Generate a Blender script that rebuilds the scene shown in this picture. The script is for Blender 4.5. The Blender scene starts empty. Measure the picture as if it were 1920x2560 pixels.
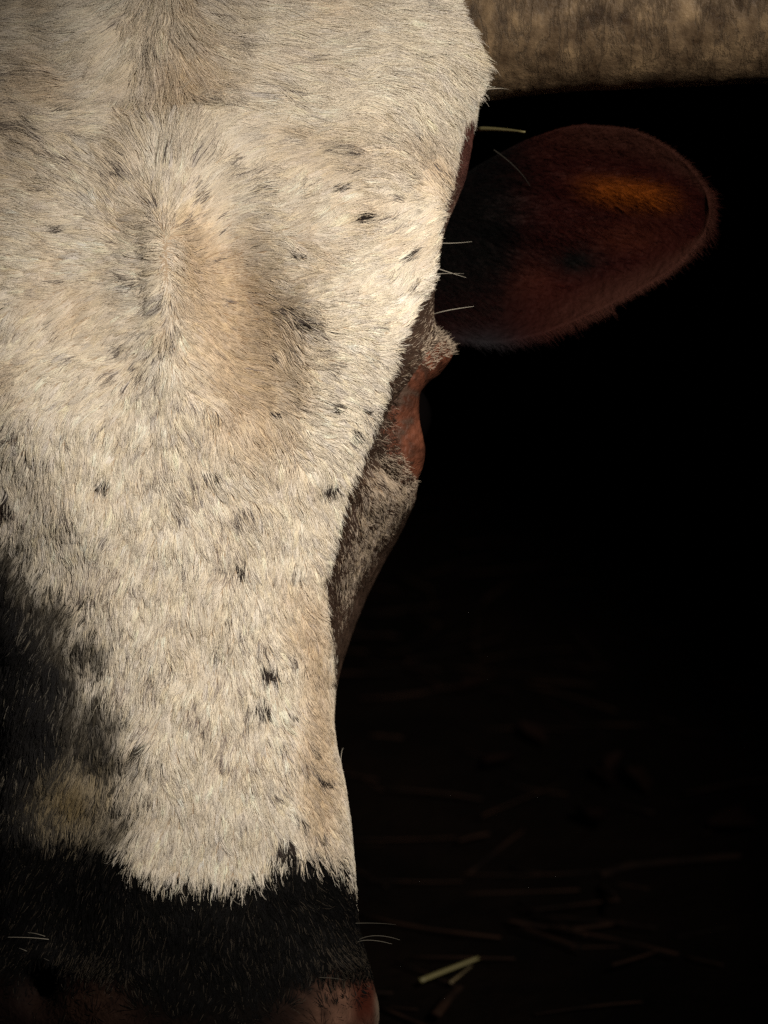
import bpy, bmesh, math, random
import numpy as np
from mathutils import Vector, Matrix, kdtree

random.seed(7)
rng = np.random.default_rng(11)
S = bpy.context.scene
COL = S.collection

# ------------------------------------------------------------------ camera
D = 1.30                      # metres from the lens to the plane of the cow's face
PITCH = math.radians(20)
CAM_H = 0.735
cam_d = bpy.data.cameras.new('camera')
cam = bpy.data.objects.new('camera', cam_d)
COL.objects.link(cam)
cam.location = (0, -D * math.cos(PITCH), CAM_H)
cam.rotation_euler = (math.pi / 2 - PITCH, 0, 0)
cam_d.sensor_fit = 'HORIZONTAL'
cam_d.sensor_width = 36
cam_d.lens = 36 * D / 0.32
cam_d.clip_start, cam_d.clip_end = 0.05, 60
cam_d.dof.use_dof = True
cam_d.dof.focus_distance = D + 0.012
cam_d.dof.aperture_fstop = 10.0
S.camera = cam

# ------------------------------------------------------------------ world (a dark shed) and the one lamp
W = bpy.data.worlds.new('World'); S.world = W; W.use_nodes = True
bgn = W.node_tree.nodes['Background']
bgn.inputs['Color'].default_value = (0.75, 0.85, 1.0, 1)
bgn.inputs['Strength'].default_value = 0.004

f_ = Vector((0, math.cos(PITCH), -math.sin(PITCH)))
u_ = Vector((0, math.sin(PITCH), math.cos(PITCH)))
r_ = Vector((1, 0, 0))
CAM = Vector(cam.location)


def wpt(a, b, c):             # right / up / depth past the face plane (metres) -> world
    return CAM + r_ * a + u_ * b + f_ * (D + c)


def spot(name, pos, aim, power, size_deg, blend, radius, colour):
    d = bpy.data.lights.new(name, 'SPOT'); o = bpy.data.objects.new(name, d); COL.objects.link(o)
    o.location = pos
    o.rotation_euler = (Vector(aim) - Vector(pos)).to_track_quat('-Z', 'Y').to_euler()
    d.energy = power; d.spot_size = math.radians(size_deg); d.spot_blend = blend
    d.shadow_soft_size = radius; d.color = colour
    return o


spot('shed_lamp', wpt(0.52, 0.42, -1.06), wpt(0.035, 0.03, 0.02), 95, 28, 1.0, 0.05, (1.0, 0.905, 0.77))

S.view_settings.view_transform = 'Standard'
S.view_settings.look = 'None'
S.view_settings.exposure = 0.0
S.view_settings.gamma = 1.0
S.view_settings.use_curve_mapping = False
S.render.engine = 'CYCLES'
S.cycles.use_denoising = False
S.cycles.sample_clamp_indirect = 2.0
S.cycles.sample_clamp_direct = 2.0
S.cycles.max_bounces = 6
S.cycles.diffuse_bounces = 4
S.cycles_curves.shape = 'THICK'
S.cycles_curves.subdivisions = 2


# ------------------------------------------------------------------ helpers
def smooth(e0, e1, x):
    t = np.clip((x - e0) / (e1 - e0), 0, 1)
    return t * t * (3 - 2 * t)


_PERM = rng.permutation(4096)
_VAL = rng.random(4096)


def vnoise(x, y, z=None):     # smooth value noise, 0..1
    def h(i, j, k):
        return _VAL[(_PERM[(_PERM[(_PERM[i & 4095] + j) & 4095] + k) & 4095])]
    if z is None:
        z = np.zeros_like(x)
    xi, yi, zi = np.floor(x).astype(int), np.floor(y).astype(int), np.floor(z).astype(int)
    fx, fy, fz = x - xi, y - yi, z - zi
    fx, fy, fz = [t * t * (3 - 2 * t) for t in (fx, fy, fz)]
    out = 0
    for a in (0, 1):
        for b in (0, 1):
            for c in (0, 1):
                w = (fx if a else 1 - fx) * (fy if b else 1 - fy) * (fz if c else 1 - fz)
                out = out + w * h(xi + a, yi + b, zi + c)
    return out


def fbm(x, y, z=None, n=3):
    s, a, t = 0, 1.0, 0
    for i in range(n):
        s = s + a * vnoise(x * 2 ** i + 17.3 * i, y * 2 ** i + 5.1 * i, None if z is None else z * 2 ** i)
        t += a; a *= .5
    return s / t


def pchip(xk, yk, x):         # monotone cubic through keys; yk may have trailing dims
    xk = np.asarray(xk, float); yk = np.asarray(yk, float); x = np.asarray(x, float)
    sh = yk.shape[1:]
    yk = yk.reshape(len(xk), -1)
    h = np.diff(xk); dl = np.diff(yk, axis=0) / h[:, None]
    m = np.zeros_like(yk)
    m[0], m[-1] = dl[0], dl[-1]
    for i in range(1, len(xk) - 1):
        w1, w2 = 2 * h[i] + h[i - 1], h[i] + 2 * h[i - 1]
        ok = dl[i - 1] * dl[i] > 0
        with np.errstate(divide='ignore', invalid='ignore'):
            v = (w1 + w2) / (w1 / dl[i - 1] + w2 / dl[i])
        m[i] = np.where(ok, v, 0)
    i = np.clip(np.searchsorted(xk, x, side='right') - 1, 0, len(xk) - 2)
    t = np.clip((x - xk[i]) / h[i], 0, 1)[:, None]; hh = h[i][:, None]
    y = (2 * t**3 - 3 * t**2 + 1) * yk[i] + (t**3 - 2 * t**2 + t) * hh * m[i] + (-2 * t**3 + 3 * t**2) * yk[i + 1] + (t**3 - t**2) * hh * m[i + 1]
    return y.reshape((len(x),) + sh)


def abc(px, py, c):           # photograph pixel + depth (m) -> camera-frame metres
    px, py, c = np.broadcast_arrays(np.asarray(px, float), np.asarray(py, float), np.asarray(c, float))
    k = (D + c) / D / 6000
    return np.stack([(px - 960) * k, (1280 - py) * k, c], -1)


def pix(P):                   # camera-frame metres -> pixel coordinates
    k = D / (D + P[..., 2]) * 6000
    return 960 + P[..., 0] * k, 1280 - P[..., 1] * k


R3 = np.array([[1, 0, 0], [0, u_.y, u_.z], [0, f_.y, f_.z]])   # rows: right, up, forward
C3 = np.array(CAM)


def to_world(P):
    Q = np.array(P, float); Q = Q + np.array([0, 0, D])
    return Q @ R3 + C3


def from_world(Wp):
    return (np.asarray(Wp) - C3) @ R3.T - np.array([0, 0, D])


def node_mat(name):
    m = bpy.data.materials.new(name); m.use_nodes = True
    return m, m.node_tree, m.node_tree.nodes['Principled BSDF']


def mesh_obj(name, verts, faces, mat, parent=None, smooth_=True, colour=None):
    me = bpy.data.meshes.new(name)
    v = np.asarray(verts, float)
    if parent is not None:
        v = v - ROOTS[parent.name]
    me.from_pydata(v.tolist(), [], [tuple(int(i) for i in f) for f in faces])
    if colour is not None:
        at = me.color_attributes.new('tint', 'FLOAT_COLOR', 'POINT')
        c4 = np.ones((len(v), 4), np.float32); c4[:, :3] = colour
        at.data.foreach_set('color', c4.ravel())
    me.materials.append(mat)
    if smooth_:
        me.polygons.foreach_set('use_smooth', [True] * len(me.polygons))
    me.update()
    o = bpy.data.objects.new(name, me); COL.objects.link(o)
    if parent is not None:
        o.parent = parent
    return o


ROOTS = {}


def empty(name, loc, label, cat, group=None):
    o = bpy.data.objects.new(name, None); COL.objects.link(o)
    o.location = loc; o.empty_display_size = .1
    o['label'] = label; o['category'] = cat
    if group: o['group'] = group
    ROOTS[o.name] = np.array(loc, float)
    return o


def tag(o, label, cat, group=None):
    o['label'] = label; o['category'] = cat
    if group: o['group'] = group
    return o


def hair_obj(name, pts, rad, colour, mat, parent, root_loc):
    """pts (N,K,3) world, rad (N,K), colour (N,3) per hair -> one Curves object"""
    N, K, _ = pts.shape
    hc = bpy.data.hair_curves.new(name)
    hc.add_curves([K] * N)
    hc.attributes['position'].data.foreach_set('vector', (pts - root_loc).astype(np.float32).ravel())
    ra = hc.attributes.get('radius') or hc.attributes.new('radius', 'FLOAT', 'POINT')
    ra.data.foreach_set('value', rad.astype(np.float32).ravel())
    ca = hc.attributes.new('tint', 'FLOAT_COLOR', 'CURVE')
    c4 = np.ones((N, 4), np.float32); c4[:, :3] = colour
    ca.data.foreach_set('color', c4.ravel())
    hc.materials.append(mat)
    o = bpy.data.objects.new(name, hc); COL.objects.link(o)
    o.parent = parent
    return o


def tinted(name, rough, spec, bump=None, sss=0.0):
    m, nt, p = node_mat(name)
    a = nt.nodes.new('ShaderNodeAttribute'); a.attribute_name = 'tint'
    nt.links.new(a.outputs['Color'], p.inputs['Base Color'])
    p.inputs['Roughness'].default_value = rough
    p.inputs['Specular IOR Level'].default_value = spec
    if sss:
        p.inputs['Subsurface Weight'].default_value = sss
        p.inputs['Subsurface Radius'].default_value = (.01, .004, .002)
        p.inputs['Subsurface Scale'].default_value = .3
    if bump:
        tc = nt.nodes.new('ShaderNodeTexCoord')
        n = nt.nodes.new('ShaderNodeTexNoise'); n.inputs['Scale'].default_value = bump[0]; n.inputs['Detail'].default_value = 6
        b = nt.nodes.new('ShaderNodeBump'); b.inputs['Strength'].default_value = bump[1]; b.inputs['Distance'].default_value = bump[2]
        nt.links.new(tc.outputs['Object'], n.inputs['Vector'])
        nt.links.new(n.outputs['Fac'], b.inputs['Height']); nt.links.new(b.outputs['Normal'], p.inputs['Normal'])
    return m


M_SKIN = tinted('hide', .75, .06, (400, .5, .002))
M_LID = tinted('moist_lid_skin', .5, .2, (420, .55, .003))
M_HAIR = tinted('hair', .55, .04)
M_EAR = tinted('ear_skin', .7, .06, (300, .6, .003))

# ------------------------------------------------------------------ ground (large structure first)
m, nt, p = node_mat('dark_earth')
tc = nt.nodes.new('ShaderNodeTexCoord')
n1 = nt.nodes.new('ShaderNodeTexNoise'); n1.inputs['Scale'].default_value = 9; n1.inputs['Detail'].default_value = 10; n1.inputs['Roughness'].default_value = .7
cr = nt.nodes.new('ShaderNodeValToRGB')
cr.color_ramp.elements[0].position = .38; cr.color_ramp.elements[0].color = (.002, .0015, .0012, 1)
cr.color_ramp.elements[1].position = .72; cr.color_ramp.elements[1].color = (.006, .0036, .0026, 1)
bp = nt.nodes.new('ShaderNodeBump'); bp.inputs['Distance'].default_value = .02; bp.inputs['Strength'].default_value = .8
nt.links.new(tc.outputs['Object'], n1.inputs['Vector']); nt.links.new(n1.outputs['Fac'], cr.inputs['Fac'])
nt.links.new(cr.outputs['Color'], p.inputs['Base Color']); nt.links.new(n1.outputs['Fac'], bp.inputs['Height'])
nt.links.new(bp.outputs['Normal'], p.inputs['Normal']); p.inputs['Roughness'].default_value = .95
p.inputs['Specular IOR Level'].default_value = .02
gx = np.linspace(-6, 6, 161); gy = np.linspace(-3, 11, 181)
GX, GY = np.meshgrid(gx, gy)


def ground_z(x, y):
    return (fbm(x * 3 + 40, y * 3 + 40, n=4) - .5) * .05 - .02


GZ = ground_z(GX, GY)
vs = np.stack([GX, GY, GZ], -1).reshape(-1, 3)
nx_ = len(gx)
fs = [(j * nx_ + i, j * nx_ + i + 1, (j + 1) * nx_ + i + 1, (j + 1) * nx_ + i) for j in range(len(gy) - 1) for i in range(nx_ - 1)]
g = mesh_obj('ground', vs, fs, m); g['kind'] = 'structure'

# ================================================================== THE COW
COW_LOC = (-0.09, 0.15, 0.0)
cow = empty('cow', COW_LOC, 'speckled white horned cow with black muzzle lowering its head to the dark ground', 'cow')
CL = ROOTS['cow']

# --- head sections: y px, centre x px, nine (dx px, depth cm) from the front midline round the right side to the throat
H = [
 (-100, 400, [(0, 1.6), (250, 1.5), (560, 2.0), (755, 3.6), (805, 5.4), (790, 8), (700, 13), (450, 20), (0, 23)]),
 (0,    400, [(0, 0.9), (250, 0.8), (570, 1.3), (772, 2.9), (812, 4.8), (800, 8), (700, 13), (450, 20), (0, 24)]),
 (130,  402, [(0, 0.3), (250, 0.3), (590, 0.8), (772, 2.5), (806, 4.2), (792, 7.5), (700, 13), (450, 21), (0, 25)]),
 (220,  403, [(0, 0.1), (250, 0.1), (570, 0.6), (752, 2.4), (792, 4.3), (788, 8), (700, 13), (450, 21), (0, 25)]),
 (300,  404, [(0, 0), (250, .1), (540, .5), (702, 1.9), (752, 4.0), (780, 7), (700, 13), (450, 21), (0, 25)]),
 (430,  406, [(0, -.1), (250, .3), (520, .5), (686, 1.9), (735, 4.2), (758, 7.5), (690, 13), (450, 21), (0, 25)]),
 (600,  410, [(0, -.3), (170, .4), (480, .3), (660, 1.7), (688, 3.4), (690, 7), (650, 13), (450, 21), (0, 25)]),
 (720,  415, [(0, -.2), (190, .6), (450, .3), (638, 1.8), (665, 3.3), (668, 7), (640, 13), (440, 21), (0, 24.5)]),
 (790,  418, [(0, 0), (190, .6), (430, .3), (604, 1.6), (652, 3.3), (664, 5.5), (640, 12.5), (440, 21), (0, 24.5)]),
 (880,  424, [(0, .2), (180, .6), (410, .4), (560, 1.4), (640, 3.2), (690, 5.6), (640, 12), (430, 21), (0, 24)]),
 (950,  430, [(0, .3), (170, .6), (390, .4), (535, 1.4), (600, 3.4), (625, 6.3), (610, 12), (430, 21), (0, 24)]),
 (1030, 436, [(0, .4), (160, .6), (360, .5), (500, 1.4), (545, 3.6), (570, 7), (590, 12), (420, 20.5), (0, 23.5)]),
 (1110, 441, [(0, .4), (150, .5), (330, .5), (464, 1.4), (520, 3.6), (565, 7), (580, 12), (410, 20.5), (0, 23)]),
 (1180, 445, [(0, .4), (140, .5), (310, .5), (432, 1.5), (525, 3.4), (592, 5.9), (570, 12), (400, 20), (0, 23)]),
 (1240, 450, [(0, .4), (135, .5), (295, .5), (410, 1.5), (515, 3.3), (584, 5.8), (560, 12), (390, 20), (0, 22.5)]),
 (1310, 453, [(0, .4), (130, .4), (280, .5), (388, 1.5), (475, 3.5), (543, 6.5), (540, 12.5), (370, 19.5), (0, 22)]),
 (1400, 458, [(0, .3), (120, .4), (265, .6), (362, 1.6), (425, 3.8), (488, 7.4), (490, 12.5), (340, 19), (0, 21)]),
 (1500, 463, [(0, .2), (115, .3), (250, .6), (345, 1.7), (385, 4), (430, 7.8), (440, 13), (310, 18), (0, 20)]),
 (1600, 468, [(0, .1), (112, .2), (240, .6), (338, 1.7), (364, 3.6), (395, 8), (395, 13), (280, 17), (0, 18.5)]),
 (1720, 474, [(0, 0), (110, .1), (230, .5), (322, 1.6), (346, 3.2), (364, 7), (350, 12), (250, 15.5), (0, 17)]),
 (1840, 480, [(0, -.2), (110, -.1), (225, .4), (325, 1.5), (353, 3.2), (350, 7), (330, 11.5), (240, 14.5), (0, 16)]),
 (1950, 485, [(0, -.4), (112, -.3), (230, .2), (342, 1.5), (372, 3.4), (362, 7), (330, 11), (235, 14), (0, 15.2)]),
 (2080, 490, [(0, -.6), (115, -.5), (240, .1), (356, 1.5), (386, 3.5), (372, 7), (335, 10.5), (235, 13.5), (0, 14.8)]),
 (2200, 494, [(0, -.8), (120, -.7), (250, 0), (362, 1.5), (392, 3.5), (380, 6.5), (340, 10), (240, 13), (0, 14.3)]),
 (2300, 497, [(0, -1.0), (125, -.9), (260, -.1), (366, 1.5), (396, 3.5), (388, 6.2), (350, 9.5), (250, 12.5), (0, 14)]),
 (2380, 499, [(0, -1.1), (130, -1.0), (280, -.2), (378, 1.3), (412, 3.4), (400, 6), (360, 9.2), (255, 12.2), (0, 13.6)]),
 (2450, 500, [(0, -1.2), (135, -1.1), (300, -.4), (398, 1.1), (432, 3.2), (415, 6), (370, 9), (260, 12), (0, 13.2)]),
 (2530, 501, [(0, -1.3), (140, -1.2), (310, -.6), (410, 1.0), (447, 3.2), (425, 6), (370, 9), (260, 11.6), (0, 12.8)]),
 (2630, 502, [(0, -1.2), (140, -1.1), (300, -.5), (400, 1.2), (440, 3.4), (420, 6), (360, 8.6), (250, 11), (0, 12)]),
 (2730, 503, [(0, -.4), (130, -.3), (270, .4), (360, 1.8), (395, 3.8), (380, 6), (330, 8.2), (220, 10), (0, 10.8)]),
 (2810, 503, [(0, 1.4), (100, 1.5), (190, 2.0), (260, 3), (290, 4.2), (275, 6), (240, 7.6), (160, 8.8), (0, 9.2)]),
]
HY = np.array([h[0] for h in H], float)
HC = np.array([h[1] for h in H], float)
HS = np.array([h[2] for h in H], float)             # rows, 9, 2


def xc_of(y): return np.interp(y, HY, HC)


def xe_of(y):                                       # where the white face stops on its right side
    ky = [-400, 0, 127, 208, 260, 300, 428, 497, 602, 717, 787, 891, 995, 1088, 1192, 1273, 1365, 1458, 1516, 1570, 1620, 1700, 1780, 1860, 1960, 3000]
    kx = [1190, 1215, 1250, 1238, 1212, 1160, 1116, 1095, 1093, 1068, 1030, 983, 949, 922, 876, 856, 830, 812, 816, 824, 832, 834, 842, 858, 905, 1200]
    return np.interp(y, ky, kx)


NCOL = 144
NROW = 330
rows_y = np.linspace(-100, 2810, NROW)
cc = pchip(HY, HC[:, None], rows_y)[:, 0]
ctrl = pchip(HY, HS, rows_y)
LEFTW = np.array([1, 1, 1, 1.0, 1.06, 1.08, 1.05, 1, 1])


def closed_catmull(Q, n):                           # Q (rows, m, d) closed control loop -> (rows, n, d)
    mm = Q.shape[1]
    t = np.arange(n) / n * mm
    i = np.floor(t).astype(int); f = (t - i)[None, :, None]
    g4 = [Q[:, (i + k) % mm] for k in (-1, 0, 1, 2)]
    return .5 * ((2 * g4[1]) + (-g4[0] + g4[2]) * f + (2 * g4[0] - 5 * g4[1] + 4 * g4[2] - g4[3]) * f**2 + (-g4[0] + 3 * g4[1] - 3 * g4[2] + g4[3]) * f**3)


right = ctrl
left = ctrl[:, 7:0:-1].copy()
LW2 = np.array([1, .9, .80, .88, 1.26, 1.52, 1.45, 1.15, 1])      # the head is turned a little: its left flank shows more
nz_ = smooth(1150, 1500, rows_y)[:, None]
left[:, :, 0] *= -(LEFTW[7:0:-1][None] * (1 - nz_) + LW2[7:0:-1][None] * nz_)
loop = np.concatenate([right, left], 1)             # 16 points
sec = closed_catmull(loop, NCOL)
PX = cc[:, None] + sec[:, :, 0]
PY = np.repeat(rows_y[:, None], NCOL, 1)
DC = sec[:, :, 1]
# small forms of the bone and flesh under the coat: x, y, sx, sy, cm toward (-) or away (+)
front = smooth(6.5, 3.0, DC)
for (bx, by, sx, sy, am) in [
    (415, 690, 40, 220, -.28), (565, 750, 95, 220, 1.25), (690, 900, 34, 140, .35), (770, 860, 60, 190, -.30),
    (930, 330, 120, 120, -.35), (1060, 420, 40, 60, .5), (420, 275, 190, 26, .32), (850, 800, 90, 160, -.35),
    (640, 1020, 60, 100, .25), (330, 1050, 80, 160, .15), (800, 1850, 60, 150, .15), (735, 1800, 22, 330, .22),
    (905, 2475, 34, 48, 1.5), (860, 2420, 60, 30, -.4), (945, 2480, 22, 70, -.5), (100, 2475, 34, 48, 1.5), (110, 2400, 60, 30, -.4),
    (880, 1285, 30, 60, .35), (960, 1230, 60, 50, -.35)]:
    DC = DC + front * am * np.exp(-((PX - bx) / sx) ** 2 - ((PY - by) / sy) ** 2)
DC = DC + front * (fbm(PX / 130, PY / 130, n=2) - .5) * .35
head = abc(PX, PY, DC / 100)                        # (NROW, NCOL, 3) camera frame

# --- neck, trunk: rings in world coordinates, same column order (front/top -> right -> throat -> left)
th = np.arange(NCOL) / NCOL * 2 * np.pi


def ring(top, bot, hw, cx, pw=1.0, yaw=0.0):
    top, bot = np.array(top, float), np.array(bot, float)
    mid, ax = (top + bot) / 2, (top - bot) / 2
    cs, sn = np.cos(th), np.sin(th)
    lat = hw * np.sign(sn) * np.abs(sn) ** pw
    pt = mid[None, :] + cs[:, None] * ax[None, :]
    out = np.zeros((NCOL, 3))
    out[:, 0] = cx + lat * math.cos(yaw); out[:, 1] = pt[:, 0] + lat * math.sin(yaw); out[:, 2] = pt[:, 1]
    return out


h0 = to_world(head[0])
fz, fb = h0[0], h0[NCOL // 2]
X0 = h0[0, 0]
rings = [
    ring((fz[1] + .055, fz[2] + .035), (fb[1] + .0, fb[2] + .03), .118, X0, .9),
    ring((fz[1] + .13, fz[2] + .045), (fb[1] + .03, fb[2] + .03), .105, X0, .95),
    ring((fz[1] + .23, fz[2] + .08), (fb[1] + .10, fb[2] + .03), .10, X0 - .01),
    ring((.62, .78), (.62, .40), .12, X0 - .06, 1, -.2),
    ring((.88, 1.05), (.95, .47), .17, X0 - .18, 1, -.45),
    ring((1.10, 1.26), (1.15, .50), .24, X0 - .34, 1, -.6),
    ring((1.35, 1.24), (1.38, .50), .31, X0 - .52, 1, -.6),
    ring((1.75, 1.22), (1.75, .52), .34, X0 - .80, 1, -.6),
    ring((2.10, 1.25), (2.08, .62), .30, X0 - 1.05, 1, -.6),
    ring((2.28, 1.18), (2.26, .80), .16, X0 - 1.17, 1, -.6),
    ring((2.32, 1.08), (2.31, .95), .05, X0 - 1.20, 1, -.6),
]
R_ = np.stack([to_world(head[1]), h0] + rings)
tt = np.arange(len(R_), dtype=float)
ts = np.concatenate([np.linspace(1, 4, 40)[1:], np.linspace(4, len(R_) - 1, 60)[1:]])
neck = pchip(tt, R_, ts)                            # beyond the head's first row
body_rows = np.concatenate([neck[::-1], to_world(head)], 0)
nR = body_rows.shape[0]
BV = body_rows.reshape(-1, 3)
BF = [(r * NCOL + c, (r + 1) * NCOL + c, (r + 1) * NCOL + (c + 1) % NCOL, r * NCOL + (c + 1) % NCOL) for r in range(nR - 1) for c in range(NCOL)]
BF.append(tuple(range(NCOL)))
BF.append(tuple((nR - 1) * NCOL + c for c in range(NCOL))[::-1])
# legs of the same hide
LV, LF, off = [], [], len(BV)
yawv = np.array([-math.sin(.6), math.cos(.6)])
latv = np.array([math.cos(.6), math.sin(.6)])
for (bx, by, sgn, hind) in [(X0 - .42, 1.20, 1, 0), (X0 - .42, 1.20, -1, 0), (X0 - 1.06, 2.02, 1, 1), (X0 - 1.06, 2.02, -1, 1)]:
    base = np.array([bx, by]) + latv * sgn * .17
    prof = [(.80, .11, 0), (.62, .085, -.01), (.45, .05, -.02 if hind else 0), (.36, .048, .05 if hind else .0), (.2, .034, .02 if hind else 0), (.09, .04, 0), (.055, .05, -.01), (-.03, .055, -.02)]
    for k, (z, r, dy) in enumerate(prof):
        for c in range(14):
            a = c / 14 * 2 * math.pi
            q = base + yawv * (dy + r * math.cos(a) * 1.1) + latv * (r * math.sin(a) * .9)
            LV.append((q[0], q[1], z))
    n0 = off + len(LV) - 14 * len(prof)
    for k in range(len(prof) - 1):
        for c in range(14):
            LF.append((n0 + k * 14 + c, n0 + (k + 1) * 14 + c, n0 + (k + 1) * 14 + (c + 1) % 14, n0 + k * 14 + (c + 1) % 14))
    LF.append(tuple(n0 + (len(prof) - 1) * 14 + c for c in range(14)))

# --- colours of the coat: pigment of hair and skin, plus some painted shade and sheen
WHITE = np.array([.77, .705, .605])
CREAM = np.array([.67, .565, .44])
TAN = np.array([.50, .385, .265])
GREY = np.array([.30, .25, .225])
BLACK = np.array([.012, .0115, .012])
BROWN = np.array([.060, .038, .028])
FAWN = np.array([.42, .345, .27])
SPOTS = [  # x, y, rx, ry, strength
 (828, 484, 22, 13, 1), (742, 505, 14, 7, .4), (888, 553, 26, 10, 1), (726, 635, 26, 12, .95), (1005, 652, 18, 16, 1), (968, 712, 10, 6, .8),
 (745, 802, 22, 8, .8), (670, 885, 20, 7, .6), (822, 1013, 22, 12, 1), (903, 1014, 10, 10, .55), (884, 1072, 12, 20, .6), (868, 1105, 8, 14, .4),
 (812, 1210, 34, 18, .85), (800, 1228, 16, 10, .6), (822, 830, 9, 5, .6), (893, 862, 7, 4, .4), (905, 890, 9, 5, .4),
 (680, 1028, 20, 5, .6), (600, 1415, 26, 18, .7), (705, 1340, 14, 16, .35), (745, 1425, 20, 10, .5), (588, 1285, 16, 22, .4),
 (672, 1672, 24, 28, 1), (658, 1762, 24, 24, .8), (625, 1800, 12, 18, .5), (730, 1650, 14, 22, .5), (783, 1864, 10, 14, .6),
 (800, 1942, 24, 12, .8), (752, 2042, 18, 16, .6), (798, 2086, 14, 11, .9), (712, 2112, 26, 30, 1), (735, 2150, 20, 20, .7), (690, 1980, 22, 10, .5), (690, 1890, 20, 14, .35),
 (355, 1868, 26, 22, .85), (290, 2010, 26, 24, .7), (460, 1410, 16, 30, .3), (500, 1390, 14, 26, .3), (560, 1560, 22, 40, .35), (548, 1625, 14, 24, .4), (510, 1820, 10, 34, .35),
 (525, 1185, 26, 14, .55), (260, 1200, 20, 14, .6), (345, 940, 34, 34, .35), (350, 930, 14, 20, .3), (255, 1075, 16, 14, .4), (190, 890, 20, 10, .45),
 (310, 450, 34, 24, .45), (620, 460, 34, 40, .42), (560, 440, 18, 44, .45), (490, 480, 14, 40, .4), (540, 560, 26, 30, .3), (500, 410, 26, 20, .3),
 (190, 262, 26, 12, .55), (165, 568, 20, 9, .6), (70, 330, 46, 26, .45), (130, 400, 24, 12, .4), (395, 268, 12, 8, .7), (470, 235, 30, 26, .35), (520, 262, 26, 8, .4),
 (700, 350, 18, 10, .4), (805, 365, 36, 12, .35), (860, 375, 26, 8, .4), (770, 110, 22, 12, .25), (925, 345, 18, 6, .4), (90, 180, 40, 12, .35), (20, 200, 50, 50, .4),
 (10, 760, 16, 10, .6), (150, 705, 24, 6, .4), (320, 695, 20, 6, .5), (385, 285, 40, 6, .4), (10, 1260, 26, 44, .7), (30, 1080, 20, 20, .4), (65, 1130, 20, 20, .35),
 (640, 740, 40, 26, .2), (480, 600, 18, 30, .35), (1000, 190, 20, 8, .2), (1080, 100, 14, 6, .2), (1050, 410, 14, 26, .3), (985, 330, 22, 6, .4), (425, 855, 8, 12, .5),
]


_fr = np.random.default_rng(5)
for _k in range(230):                               # small flecks and grizzled streaks all over the face
    _y = _fr.uniform(-60, 2150); _x = _fr.uniform(-60, min(1150, xe_of(_y)) - 20)
    _b = _fr.random()
    SPOTS.append((_x, _y, _fr.uniform(10, 40), _fr.uniform(6, 18), _fr.uniform(.18, .45)) if _b < .93 else (_x, _y, _fr.uniform(6, 10), _fr.uniform(5, 8), .9))


def muzzle_line(x):
    return np.interp(x, [-300, 0, 150, 270, 330, 400, 500, 560, 650, 690, 735, 800, 850, 880, 900],
                     [2040, 2082, 2106, 2125, 2158, 2205, 2212, 2222, 2216, 2170, 2142, 2150, 2164, 2200, 2275])


def left_dark(x, y):                                # 1 inside the black field on the left of the nose
    xl = np.interp(y, [0, 1230, 1330, 1400, 1500, 1620, 1750, 1880, 2000, 2120, 2300], [-400, -145, -15, 95, 190, 240, 265, 290, 280, 290, 315])
    n = (fbm(x / 60, y / 90, n=3) - .5) * 230
    isl = np.exp(-((x - 190) / 100) ** 2 - ((y - 2010) / 95) ** 2)
    return smooth(150, -170, x - xl + n) * (1 - .7 * isl)


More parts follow.
